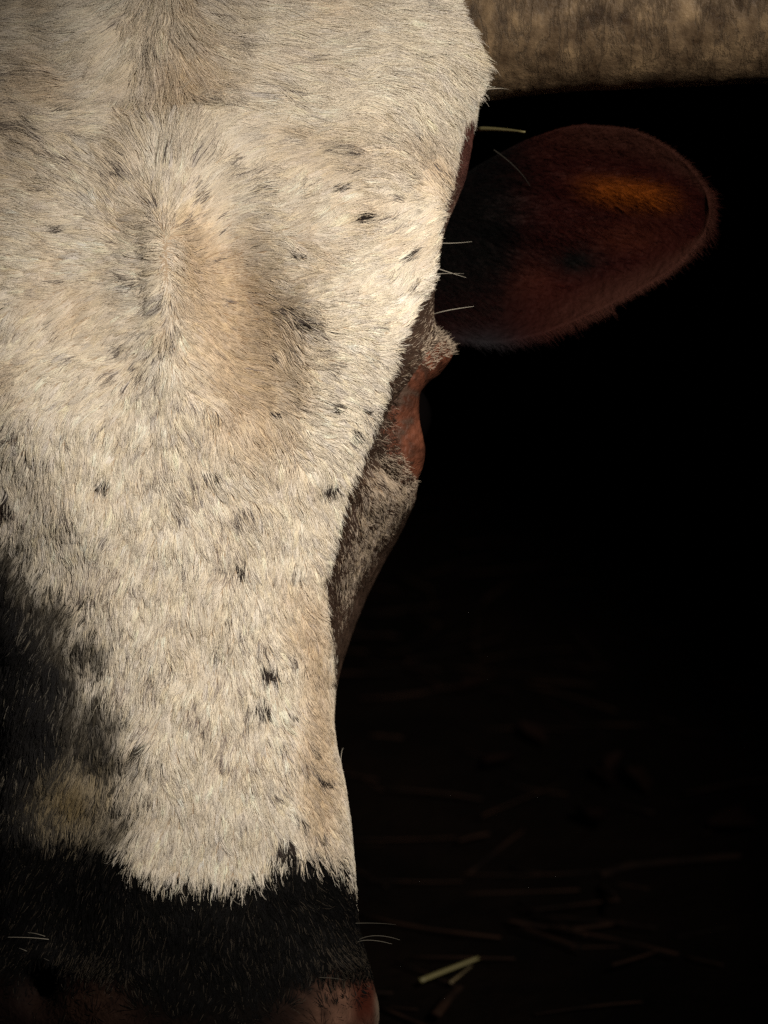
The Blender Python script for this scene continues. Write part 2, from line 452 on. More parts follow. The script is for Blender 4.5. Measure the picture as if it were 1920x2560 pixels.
def coat(px, py, nrm, P, dither):
    """-> colour (N,3): nrm in the camera frame, dither in 0..1 (a random number per hair)"""
    n = len(px)
    lo = fbm(px / 150 + 3, py / 190 + 9, n=3); hi = fbm(px / 34 + 50, py / 40 + 3, n=2)
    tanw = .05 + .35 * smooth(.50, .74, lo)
    for (x, y, sx, sy, a) in [(620, 870, 125, 200, 1.0), (468, 625, 45, 110, .75), (530, 740, 75, 150, .75), (660, 1080, 110, 120, .35), (790, 1750, 45, 280, .7),  # first three: tan stain deepened to paint the hollow's shade beside the ridge
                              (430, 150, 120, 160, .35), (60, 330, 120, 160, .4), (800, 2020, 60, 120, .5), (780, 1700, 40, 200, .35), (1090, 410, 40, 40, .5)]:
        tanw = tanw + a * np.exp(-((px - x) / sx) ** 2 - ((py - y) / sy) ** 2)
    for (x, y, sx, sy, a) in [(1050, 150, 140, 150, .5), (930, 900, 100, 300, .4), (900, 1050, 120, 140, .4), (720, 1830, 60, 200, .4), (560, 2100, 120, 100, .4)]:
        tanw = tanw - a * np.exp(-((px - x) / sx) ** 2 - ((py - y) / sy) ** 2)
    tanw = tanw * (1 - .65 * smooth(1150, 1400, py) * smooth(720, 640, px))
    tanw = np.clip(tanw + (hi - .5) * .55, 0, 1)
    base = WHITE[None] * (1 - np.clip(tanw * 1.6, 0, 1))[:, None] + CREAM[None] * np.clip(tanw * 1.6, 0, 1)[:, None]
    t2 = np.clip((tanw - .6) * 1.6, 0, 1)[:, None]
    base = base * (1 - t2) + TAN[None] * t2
    # grizzled hairs mixed in everywhere, more on the nose
    roan = .02 + .26 * smooth(1000, 1300, py) * smooth(2150, 1850, py) * smooth(.40, .60, lo) * smooth(.35, .6, hi) * smooth(760, 640, px) + .07 * smooth(.55, .7, hi)
    roan = roan + .22 * np.exp(-((px - 440) / 110) ** 2 - ((py - 1180) / 190) ** 2) * smooth(.4, .6, hi)
    pd = roan
    sp = np.zeros(n)
    for (x, y, rx, ry, a) in SPOTS:
        near = (np.abs(px - x) < 3 * rx + 20) & (np.abs(py - y) < 3 * ry + 20)
        if not near.any(): continue
        q = px[near], py[near]
        w = (fbm(q[0] / 14, q[1] / 14, n=2) - .5) * .9
        r = np.sqrt(((q[0] - x) / (rx * (.92 if a > .6 else 1.2))) ** 2 + ((q[1] - y) / (ry * (.95 if a > .6 else 1.2))) ** 2) + w
        sp[near] = np.maximum(sp[near], a * smooth(1.35, .45, r))
    ld = left_dark(px, py)
    pd = np.maximum(pd, np.maximum(sp, ld * .86))
    is_d = dither < pd
    base = base * (1 - .80 * smooth(.2, .8, ld))[:, None]
    isl = np.exp(-((px - 180) / 125) ** 2 - ((py - 2000) / 120) ** 2)[:, None]
    base = base * (1 - isl) + np.array([.19, .145, .078])[None] * isl  # olive island: white hair in shade, its dimness put into the colour
    dk = np.where((sp > .5)[:, None], np.array([.035, .027, .024])[None] * (.5 + 1.4 * dither[:, None]), GREY[None])
    dk = np.where((sp > .18)[:, None] & (sp <= .5)[:, None], GREY[None] * .55, dk)
    lw = smooth(.6, 1.0, ld)[:, None]
    dk = np.where((ld > .2)[:, None], BLACK[None] * 1.3 * lw + np.array([.075, .066, .054])[None] * (1 - lw), dk)
    out = np.where(is_d[:, None], dk, base)
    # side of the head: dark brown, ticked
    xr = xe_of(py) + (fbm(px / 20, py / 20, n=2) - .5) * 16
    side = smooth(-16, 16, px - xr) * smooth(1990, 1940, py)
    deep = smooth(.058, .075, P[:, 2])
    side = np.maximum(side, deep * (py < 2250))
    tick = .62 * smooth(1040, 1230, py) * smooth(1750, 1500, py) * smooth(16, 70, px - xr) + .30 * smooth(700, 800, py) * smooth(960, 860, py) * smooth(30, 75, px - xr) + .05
    tick = tick * (1 - deep) * (1 - .7 * smooth(.046, .064, P[:, 2])) * (.45 + 1.1 * smooth(.38, .62, fbm(px / 8, py / 7, n=2))) * smooth(1680, 1480, py)  # ticks fade downward to paint the cheek sinking into shadow; fewer at the edge
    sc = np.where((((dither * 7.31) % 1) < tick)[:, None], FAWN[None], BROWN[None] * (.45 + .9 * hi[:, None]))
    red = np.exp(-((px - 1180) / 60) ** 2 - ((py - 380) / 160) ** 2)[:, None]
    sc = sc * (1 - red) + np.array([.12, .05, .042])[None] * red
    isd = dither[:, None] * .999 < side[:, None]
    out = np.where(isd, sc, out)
    # black muzzle
    mz = smooth(-44, 34, py - muzzle_line(px) + (fbm(px / 18, py / 55, n=2) - .5) * 64)
    b = BLACK[None] * .38 * (.8 + 1.6 * dither[:, None] ** 3)
    tk = (((dither * 13.7) % 1) < .05 + .35 * np.exp(-((px - 860) / 60) ** 2 - ((py - 2400) / 50) ** 2) + .3 * np.exp(-((px - 230) / 90) ** 2 - ((py - 2440) / 70) ** 2))
    b = np.where(tk[:, None], np.array([.055, .045, .035])[None], b)  # sparse pale hairs paint the sheen of black fur; more by the nostrils
    out = np.where((((dither * 3.77) % 1) * .999 < mz)[:, None], b, out)
    return out


Pc = from_world(BV)
bpx, bpy_ = pix(Pc)
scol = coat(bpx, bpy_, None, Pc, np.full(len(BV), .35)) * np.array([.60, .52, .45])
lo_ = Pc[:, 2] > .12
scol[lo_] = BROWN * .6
# bare nose pad and nostrils
def pad_y(x, y):
    return y - 120 * np.exp(-((x - 540) / 190) ** 2) + (fbm(x / 40, y / 40, n=2) - .5) * 60


pad = smooth(2400, 2520, pad_y(bpx, bpy_) + 40 * np.exp(-((bpx - 880) / 80) ** 2) + 30 * np.exp(-((bpx - 200) / 80) ** 2)) * (Pc[:, 2] < .09)
pink = np.exp(-((bpx - 880) / 110) ** 2 - ((bpy_ - 2510) / 100) ** 2) + .30 * np.exp(-((bpx - 230) / 100) ** 2 - ((bpy_ - 2510) / 60) ** 2)
pink = pink * (.25 + 1.1 * np.clip((fbm(bpx / 22, bpy_ / 22, n=3) - .25) * 1.6, 0, 1))
pc = np.array([.011, .006, .005])[None] * (1 - np.clip(pink, 0, 1))[:, None] + np.array([.185, .098, .068])[None] * np.clip(pink, 0, 1)[:, None]
nos = np.exp(-((bpx - 912) / 34) ** 4 - ((bpy_ - 2500) / 62) ** 4)[:, None]
pc = pc * (1 - nos) + np.array([.05, .012, .007])[None] * nos
rimn = (.8 * np.exp(-((bpx - 948) / 9) ** 2 - ((bpy_ - 2530) / 60) ** 4) + .5 * np.exp(-((bpx - 905) / 42) ** 2 - ((bpy_ - 2432) / 16) ** 2))[:, None]
pc = pc * (1 - rimn) + np.array([.22, .17, .13])[None] * rimn
scol = scol * (1 - pad)[:, None] + pc * pad[:, None]
allV = np.concatenate([BV, np.array(LV)]); allC = np.concatenate([scol, np.tile(BROWN * .5, (len(LV), 1))])
body = mesh_obj('body', allV, BF + LF, M_SKIN, cow, True, allC)

# ------------------------------------------------------------------ the coat of hair
# triangles of the head and upper neck
Fq = np.array(BF[:-2])
ctrc = Pc[Fq].mean(1)
qpx, qpy = pix(ctrc)
ok = (ctrc[:, 2] < .15) & (qpy > -330) & (qpy < 2640) & (qpx > -520) & (qpx < 1500)
Fq = Fq[ok]
tri = np.concatenate([Fq[:, [0, 1, 2]], Fq[:, [0, 2, 3]]])
A, B, C_ = Pc[tri[:, 0]], Pc[tri[:, 1]], Pc[tri[:, 2]]
cr_ = np.cross(B - A, C_ - A); area = np.linalg.norm(cr_, axis=1) / 2
# smooth normals in the camera frame
VN = np.zeros_like(Pc)
allF = np.array(BF[:-2]); 
t3 = np.concatenate([allF[:, [0, 1, 2]], allF[:, [0, 2, 3]]])
fn = np.cross(Pc[t3[:, 1]] - Pc[t3[:, 0]], Pc[t3[:, 2]] - Pc[t3[:, 0]])
for k in range(3): np.add.at(VN, t3[:, k], fn)
VN /= np.linalg.norm(VN, axis=1)[:, None] + 1e-12
if VN[(NROW // 2 + len(neck)) * NCOL, 2] > 0: VN = -VN


def sample(n, dens):
    pr = area * dens; pr = pr / pr.sum()
    i = rng.choice(len(tri), n, p=pr)
    u, v = rng.random(n), rng.random(n)
    fl = u + v > 1; u[fl], v[fl] = 1 - u[fl], 1 - v[fl]
    w = 1 - u - v
    T = tri[i]
    P = Pc[T[:, 0]] * w[:, None] + Pc[T[:, 1]] * u[:, None] + Pc[T[:, 2]] * v[:, None]
    Nn = VN[T[:, 0]] * w[:, None] + VN[T[:, 1]] * u[:, None] + VN[T[:, 2]] * v[:, None]
    Nn /= np.linalg.norm(Nn, axis=1)[:, None]
    return P, Nn


def flow(px, py):
    vx = np.zeros_like(px); vy = np.zeros_like(px)
    for k in range(9):                              # the parting below the forehead whorl
        sx, sy = 408 + 24 * k / 8, 535 + 420 * k / 8
        dx, dy = px - sx, py - sy
        r2 = dx * dx + dy * dy + 30 ** 2
        vx += dx / r2 / 9; vy += dy / r2 / 9
    dx, dy = px - 395, py + 120                     # the poll
    r2 = dx * dx + dy * dy + 60 ** 2
    vx += .85 * dx / r2; vy += .85 * dy / r2
    s = np.sqrt(vx * vx + vy * vy) + 1e-9
    vx, vy = vx / s, vy / s
    dn = smooth(900, 1500, py) * .35                # the nose lies downward
    vy = vy + dn
    cl_ = np.exp(-((px - 412 - (py - 535) * .05) / 46) ** 2) * smooth(540, 620, py) * smooth(1000, 900, py)
    vy = vy + .9 * cl_
    ur = np.exp(-((px - 1000) / 230) ** 2 - ((py - 760) / 260) ** 2)   # cheek hair sweeps up to the ear
    vy = vy - .75 * ur; 
    tr = np.exp(-((px - 1080) / 150) ** 2 - ((py - 300) / 170) ** 2)   # tuft by the horn falls down and in
    vy = vy + 1.1 * tr
    lf = np.exp(-((px - 60) / 200) ** 2 - ((py - 1000) / 260) ** 2)
    vy = vy + .30 * lf
    s = np.sqrt(vx * vx + vy * vy) + 1e-9
    vx, vy = vx / s, vy / s
    an = (fbm(px / 90 + 7, py / 90 + 1, n=2) - .5) * 1.3
    c, s_ = np.cos(an), np.sin(an)
    return vx * c - vy * s_, vx * s_ + vy * c


K = 6
sv = np.linspace(0, 1, K)


def hair_length(px, py, P):
    L = np.interp(py, [-300, 100, 300, 600, 1000, 1400, 2000, 2250, 2400, 2470, 2600], [.016, .015, .012, .0075, .0068, .0064, .0062, .0052, .0045, .003, .002])
    xr = xe_of(py)
    sd = smooth(-20, 30, px - xr) * (py < 1760)
    L = L * (1 - sd) + .0038 * sd
    ey = np.exp(-((px - 1050) / 55) ** 2 - ((py - 1040) / 150) ** 2)
    L = L * (1 - .55 * ey)
    return L


def strands(P, Nn, lenj, dirj, lift_lo, lift_hi):
    n = len(P)
    px, py = pix(P)
    fx, fy = flow(px, py)
    T = np.stack([fx, -fy, .9 * np.abs(Nn[:, 0]) ** 1.5], -1)
    T = T - Nn * (T * Nn).sum(1)[:, None]
    T /= np.linalg.norm(T, axis=1)[:, None] + 1e-9
    Bn = np.cross(Nn, T)
    a = rng.normal(0, dirj, n)
    T = T * np.cos(a)[:, None] + Bn * np.sin(a)[:, None]
    Bn = np.cross(Nn, T)
    L = hair_length(px, py, P) * np.exp(rng.normal(0, lenj, n))
    lift = rng.uniform(lift_lo, lift_hi, n)
    bend = rng.normal(0, .18, n)
    s = sv[None, :, None]
    Q = P[:, None] + L[:, None, None] * (T[:, None] * (s * .96) + Nn[:, None] * (lift[:, None, None] * s * (1.25 - .75 * s)) + Bn[:, None] * (bend[:, None, None] * s * s))
    return Q, px, py, L


def nearest(Pg, P):
    kd = kdtree.KDTree(len(Pg))
    for i, q in enumerate(Pg): kd.insert(q, i)
    kd.balance()
    return np.array([kd.find(q)[1] for q in P])


# density: full where the photograph looks, thin on the far sides
fpx, fpy = pix((A + B + C_) / 3)
fnz = -(VN[tri].mean(1))[:, 2]
dens = np.where((fnz > -.25) & (fpx > -90) & (fpx < 1400) & (fpy > -110), 1.0, .22)
dens = np.where(fpy > 2440, dens * .55, dens)
dens = dens * (1 - .93 * smooth(2390, 2520, pad_y(fpx, fpy)))
NH = 480000
P, Nn = sample(NH, dens)
Pg, Ng = sample(36000, dens)                        # fine locks
Pb, Nb = sample(3600, dens)                         # broad locks
Q, hx, hy, L = strands(P, Nn, .24, .11, .02, .19)
Qg, _, _, Lg = strands(Pg, Ng, .20, .17, .05, .22)
Qb, _, _, Lb = strands(Pb, Nb, .12, .12, .1, .26)
ib = nearest(Pb, Pg)
offb = Qb[ib] - Pb[ib][:, None]
Qg = Qg + (offb - (Qg - Pg[:, None])) * (.45 * sv)[None, :, None] + (Pb[ib] - Pg)[:, None] * (.18 * sv ** 1.5)[None, :, None]
ig = nearest(Pg, P)
kcl = rng.uniform(.45, .97, NH) 
Gq = Qg[ig]
w = (kcl[:, None] * sv[None, :] ** .9)[:, :, None]
Q = Q * (1 - w) + (Gq + (P - Pg[ig])[:, None] * .12) * w
# a little crimp
ph = rng.uniform(0, 6.28, NH)
am = L * .018
Q[:, :, 0] += (am[:, None] * np.sin(ph[:, None] + sv[None] * 9) * sv[None])
Q[:, :, 1] += (am[:, None] * np.cos(ph[:, None] * 1.7 + sv[None] * 8) * sv[None])
lockv = rng.normal(0, 1, len(Pg))[ig]
dith = np.clip(.55 * rng.random(NH) + .45 * rng.random(len(Pg))[ig], 0, 1)
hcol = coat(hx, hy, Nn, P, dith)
hcol = hcol * np.exp(rng.normal(0, .05, NH) + .085 * lockv)[:, None]
warm = (.03 * rng.normal(0, 1, len(Pg))[ig])[:, None] * np.array([.25, 0, -1.0])[None]
hcol = np.clip(hcol * (1 + warm), .004, .85)
rad = .000102 * np.exp(rng.normal(0, .15, NH))[:, None] * (1 - .82 * sv ** 1.6)[None]
hair_obj('coat', to_world(Q.reshape(-1, 3)).reshape(Q.shape), rad, hcol, M_HAIR, cow, CL)

# ------------------------------------------------------------------ horns
m, nt, p = node_mat('horn')
tc = nt.nodes.new('ShaderNodeTexCoord')
mp = nt.nodes.new('ShaderNodeMapping'); mp.inputs['Scale'].default_value = (.7, .7, .6)
na = nt.nodes.new('ShaderNodeTexNoise'); na.inputs['Scale'].default_value = 130; na.inputs['Detail'].default_value = 8; na.inputs['Roughness'].default_value = .65
nb = nt.nodes.new('ShaderNodeTexNoise'); nb.inputs['Scale'].default_value = 42; nb.inputs['Detail'].default_value = 5
mx = nt.nodes.new('ShaderNodeMath'); mx.operation = 'MULTIPLY_ADD'; mx.inputs[1].default_value = .7
m2 = nt.nodes.new('ShaderNodeMath'); m2.operation = 'MULTIPLY'; m2.inputs[1].default_value = .45
nt.links.new(nb.outputs['Fac'], m2.inputs[0])
cr = nt.nodes.new('ShaderNodeValToRGB')
for e, (pos, c) in zip((cr.color_ramp.elements[0], cr.color_ramp.elements[1]), ((.43, (.045, .027, .015, 1)), (.74, (.27, .185, .105, 1)))):
    e.position = pos; e.color = c
e = cr.color_ramp.elements.new(.585); e.color = (.13, .088, .052, 1)
bp = nt.nodes.new('ShaderNodeBump'); bp.inputs['Strength'].default_value = .55; bp.inputs['Distance'].default_value = .003
nt.links.new(tc.outputs['Object'], mp.inputs['Vector'])
nt.links.new(mp.outputs['Vector'], na.inputs['Vector']); nt.links.new(tc.outputs['Object'], nb.inputs['Vector'])
nt.links.new(na.outputs['Fac'], mx.inputs[0]); nt.links.new(m2.outputs[0], mx.inputs[2])
nt.links.new(mx.outputs[0], cr.inputs['Fac'])
mp2 = nt.nodes.new('ShaderNodeMapping'); mp2.inputs['Scale'].default_value = (1.5, .45, .45); nt.links.new(tc.outputs['Object'], mp2.inputs['Vector'])
nk = nt.nodes.new('ShaderNodeTexNoise'); nk.inputs['Scale'].default_value = 75; nk.inputs['Detail'].default_value = 9; nk.inputs['Roughness'].default_value = .65; nk.inputs['Distortion'].default_value = .3
nt.links.new(mp2.outputs['Vector'], nk.inputs['Vector'])
k1 = nt.nodes.new('ShaderNodeMath'); k1.operation = 'SUBTRACT'; k1.inputs[1].default_value = .5; nt.links.new(nk.outputs['Fac'], k1.inputs[0])
k2 = nt.nodes.new('ShaderNodeMath'); k2.operation = 'ABSOLUTE'; nt.links.new(k1.outputs[0], k2.inputs[0])
k3 = nt.nodes.new('ShaderNodeMapRange'); k3.inputs['From Min'].default_value = .002; k3.inputs['From Max'].default_value = .035; k3.inputs['To Min'].default_value = .72
nt.links.new(k2.outputs[0], k3.inputs['Value'])
km = nt.nodes.new('ShaderNodeMix'); km.data_type = 'RGBA'; km.blend_type = 'MULTIPLY'; km.inputs['Factor'].default_value = 1.0
nt.links.new(cr.outputs['Color'], km.inputs[6]); nt.links.new(k3.outputs['Result'], km.inputs[7]); nt.links.new(km.outputs[2], p.inputs['Base Color'])
kh = nt.nodes.new('ShaderNodeMath'); kh.operation = 'MULTIPLY_ADD'; kh.inputs[1].default_value = .8; nt.links.new(k3.outputs['Result'], kh.inputs[0]); nt.links.new(na.outputs['Fac'], kh.inputs[2])
nt.links.new(kh.outputs[0], bp.inputs['Height']); nt.links.new(bp.outputs['Normal'], p.inputs['Normal'])
p.inputs['Roughness'].default_value = .5; p.inputs['Specular IOR Level'].default_value = .3
M_HORN = m
HP = [(1000, 80, 7.5, 200), (1120, 58, 6.6, 214), (1230, 38, 5.8, 220), (1350, 22, 5.2, 219), (1500, 14, 4.8, 218), (1700, 4, 4.2, 218), (1920, -4, 3.5, 216),
      (2200, -60, 2.5, 198), (2600, -170, 0, 172), (3000, -380, -2, 138), (3350, -700, -4, 100), (3600, -1080, -5, 60), (3720, -1380, -6, 18), (3730, -1420, -6, 3)]


def horn(sign):
    k = np.array(HP, float); s = np.arange(len(k))
    ss = np.linspace(0, len(k) - 1, 260)
    q = pchip(s, k, ss)
    x = q[:, 0] if sign > 0 else 2 * 400 - q[:, 0]
    ctr = abc(x, q[:, 1], q[:, 2] / 100); r = q[:, 3] / 6000
    tg = np.gradient(ctr, axis=0); tg /= np.linalg.norm(tg, axis=1)[:, None]
    up = np.array([0, 0, -1.0])
    n1 = up[None] - tg * (tg @ up)[:, None]; n1 /= np.linalg.norm(n1, axis=1)[:, None]
    n2 = np.cross(tg, n1)
    nc = 72
    a = np.arange(nc) / nc * 2 * np.pi
    # annual rings fading to the tip, and shallow flakes near the root
    al = np.linspace(0, 1, 260)
    aa, ll = np.meshgrid(a, al)
    rr = r[:, None] * (1 + .028 * (fbm(ll * 60, np.cos(aa) * 2 + 5, np.sin(aa) * 2 + 5, n=3) - .5) * (ll < .7) + .012 * (fbm(ll * 160, np.cos(aa) * 6 + 9, np.sin(aa) * 6 + 9, n=2) - .5) * (ll < .6))
    V = ctr[:, None] + rr[:, :, None] * (np.cos(aa)[:, :, None] * n1[:, None] + np.sin(aa)[:, :, None] * n2[:, None])
    F = [(i * nc + j, i * nc + (j + 1) % nc, (i + 1) * nc + (j + 1) % nc, (i + 1) * nc + j) for i in range(259) for j in range(nc)]
    F += [tuple(range(nc))[::-1], tuple(259 * nc + j for j in range(nc))]
    return mesh_obj('horn', to_world(V.reshape(-1, 3)), F, M_HORN, cow)


horn(1); horn(-1)

# ------------------------------------------------------------------ ears
EU = [(1040, 470), (1130, 450), (1210, 405), (1330, 345), (1450, 314), (1558, 322), (1652, 360), (1728, 425), (1766, 488), (1773, 522)]
EL = [(1040, 820), (1130, 845), (1230, 858), (1330, 842), (1420, 810), (1520, 765), (1620, 712), (1702, 652), (1759, 580), (1773, 542)]


def ear(sign):
    n, mw = 90, 61
    s = np.linspace(0, 1, n); k = np.linspace(0, 1, len(EU))
    U = pchip(k, np.array(EU, float), s); Lw = pchip(k, np.array(EL, float), s)
    w = np.linspace(-1, 1, mw)
    u = (w + 1) / 2
    X = U[:, None, 0] * (1 - u)[None] + Lw[:, None, 0] * u[None]
    Y = U[:, None, 1] * (1 - u)[None] + Lw[:, None, 1] * u[None]
    ax = np.interp(s, [0, .2, .6, 1], [8.2, 8.6, 8.2, 7.6])
    cup = np.interp(s, [0, .25, .55, .8, .92, 1], [1.0, 3.0, 2.0, .5, .1, 0])
    dep = ax[:, None] + cup[:, None] * (1 - np.abs(w)[None] ** 2.2)
    # folds of the inner ear
    dep = dep - .8 * np.exp(-((Y - (560 + (X - 1300) * .05)) / 40) ** 2) * smooth(1150, 1250, X) * smooth(1500, 1350, X)
    dep = dep - .75 * np.exp(-((Y - (478 + (X - 1550) * .10)) / 38) ** 2 - ((X - 1550) / 150) ** 2)
    dep = dep + (fbm(X / 70, Y / 40, n=3) - .5) * .35
    Fp = abc(X, Y, dep / 100)
    thk = np.interp(s, [0, .3, .9, 1], [.030, .012, .006, .003])[:, None] * np.sqrt(np.clip(1 - np.abs(w)[None] ** 4, .02, 1))
    Bp = Fp.copy(); Bp[:, :, 2] += thk
    Bp[:, :, 2] += .0015
    V = np.concatenate([Fp.reshape(-1, 3), Bp.reshape(-1, 3)])
    N0 = n * mw
    F = [(i * mw + j, i * mw + j + 1, (i + 1) * mw + j + 1, (i + 1) * mw + j) for i in range(n - 1) for j in range(mw - 1)]
    F += [(N0 + i * mw + j, N0 + (i + 1) * mw + j, N0 + (i + 1) * mw + j + 1, N0 + i * mw + j + 1) for i in range(n - 1) for j in range(mw - 1)]
    edge = [(i, 0) for i in range(n)] + [(n - 1, j) for j in range(1, mw)] + [(i, mw - 1) for i in range(n - 2, -1, -1)] + [(0, j) for j in range(mw - 2, 0, -1)]
    for (a, b) in zip(edge, edge[1:] + edge[:1]):
        ia, ib_ = a[0] * mw + a[1], b[0] * mw + b[1]
        F.append((ia, ib_, N0 + ib_, N0 + ia))

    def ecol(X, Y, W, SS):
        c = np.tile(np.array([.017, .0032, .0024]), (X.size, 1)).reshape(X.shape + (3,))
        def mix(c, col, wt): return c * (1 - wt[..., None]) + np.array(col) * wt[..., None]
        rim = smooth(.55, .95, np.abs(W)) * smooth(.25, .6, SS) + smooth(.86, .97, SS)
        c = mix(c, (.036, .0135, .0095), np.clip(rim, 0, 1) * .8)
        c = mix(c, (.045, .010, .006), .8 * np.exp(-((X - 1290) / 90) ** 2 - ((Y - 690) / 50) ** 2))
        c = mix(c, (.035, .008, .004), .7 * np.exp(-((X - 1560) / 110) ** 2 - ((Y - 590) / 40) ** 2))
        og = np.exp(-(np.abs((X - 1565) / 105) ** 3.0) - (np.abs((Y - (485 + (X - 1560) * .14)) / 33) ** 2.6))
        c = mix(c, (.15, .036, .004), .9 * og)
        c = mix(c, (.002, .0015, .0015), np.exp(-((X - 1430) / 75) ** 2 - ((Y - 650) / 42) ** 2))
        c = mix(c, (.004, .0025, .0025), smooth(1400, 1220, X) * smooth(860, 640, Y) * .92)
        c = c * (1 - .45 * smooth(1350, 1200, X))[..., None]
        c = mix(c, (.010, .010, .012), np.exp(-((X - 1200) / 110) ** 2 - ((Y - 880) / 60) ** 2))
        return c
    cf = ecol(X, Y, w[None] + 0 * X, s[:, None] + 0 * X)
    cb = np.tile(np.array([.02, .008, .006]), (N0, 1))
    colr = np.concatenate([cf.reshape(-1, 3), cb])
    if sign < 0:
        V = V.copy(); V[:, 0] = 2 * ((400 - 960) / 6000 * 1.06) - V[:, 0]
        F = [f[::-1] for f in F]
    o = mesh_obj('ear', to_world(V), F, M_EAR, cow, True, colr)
    # hair of the ear
    nh = 26000 if sign > 0 else 6000
    i = rng.uniform(2, n - 1.01, nh); j = rng.uniform(0, mw - 1.01, nh)
    edgeh = rng.random(nh) < .30
    j = np.where(edgeh, np.where(rng.random(nh) < .35, rng.uniform(0, 1, nh), mw - 2.01 + rng.uniform(0, 1, nh)), j)
    ii, jj = i.astype(int), j.astype(int); fi, fj = (i - ii)[:, None], (j - jj)[:, None]
    G = lambda M: (M[ii, jj] * (1 - fi) * (1 - fj) + M[ii + 1, jj] * fi * (1 - fj) + M[ii, jj + 1] * (1 - fi) * fj + M[ii + 1, jj + 1] * fi * fj)
    P0 = G(Fp); c0 = G(cf)
    wj = j / (mw - 1) * 2 - 1
    dr = np.stack([.9 + .2 * rng.normal(0, 1, nh), -.55 * wj + .25 * rng.normal(0, 1, nh), -.35 - .25 * rng.random(nh)], -1)
    dr[edgeh, 1] = -np.sign(wj[edgeh]) * (.9 + .4 * rng.random(edgeh.sum())); 
    dr[edgeh, 0] += .8
    dr /= np.linalg.norm(dr, axis=1)[:, None]
    Lh = .0055 * np.exp(rng.normal(0, .3, nh)) * np.where(edgeh, .30, 1.0 - .7 * np.maximum(np.abs(wj) ** 6, smooth(.8, 1, i / n)))
    low = (wj > .8) & (i < n * .55) & edgeh
    Lh[low] *= 2.0
    dp = np.array([0, -.25, .1])
    Qe = P0[:, None] + Lh[:, None, None] * (dr[:, None] * sv[None, :, None] + dp[None, None] * (sv ** 2)[None, :, None])
    if sign < 0:
        Qe = Qe.copy(); Qe[:, :, 0] = 2 * ((400 - 960) / 6000 * 1.06) - Qe[:, :, 0]
    hair_obj('ear_hair', to_world(Qe.reshape(-1, 3)).reshape(Qe.shape), .00011 * np.ones(nh)[:, None] * (1 - .8 * sv ** 1.5)[None],
             np.clip(c0 * np.exp(rng.normal(0, .3, nh))[:, None], .003, .6), M_HAIR, o, CL * 0 + CL)
    return o


ear(1); ear(-1)

# ------------------------------------------------------------------ eyes and lids
m, nt, p = node_mat('dark_eye')
p.inputs['Base Color'].default_value = (.002, .0015, .0015, 1); p.inputs['Roughness'].default_value = .2; p.inputs['Specular IOR Level'].default_value = .12
M_EYE = m


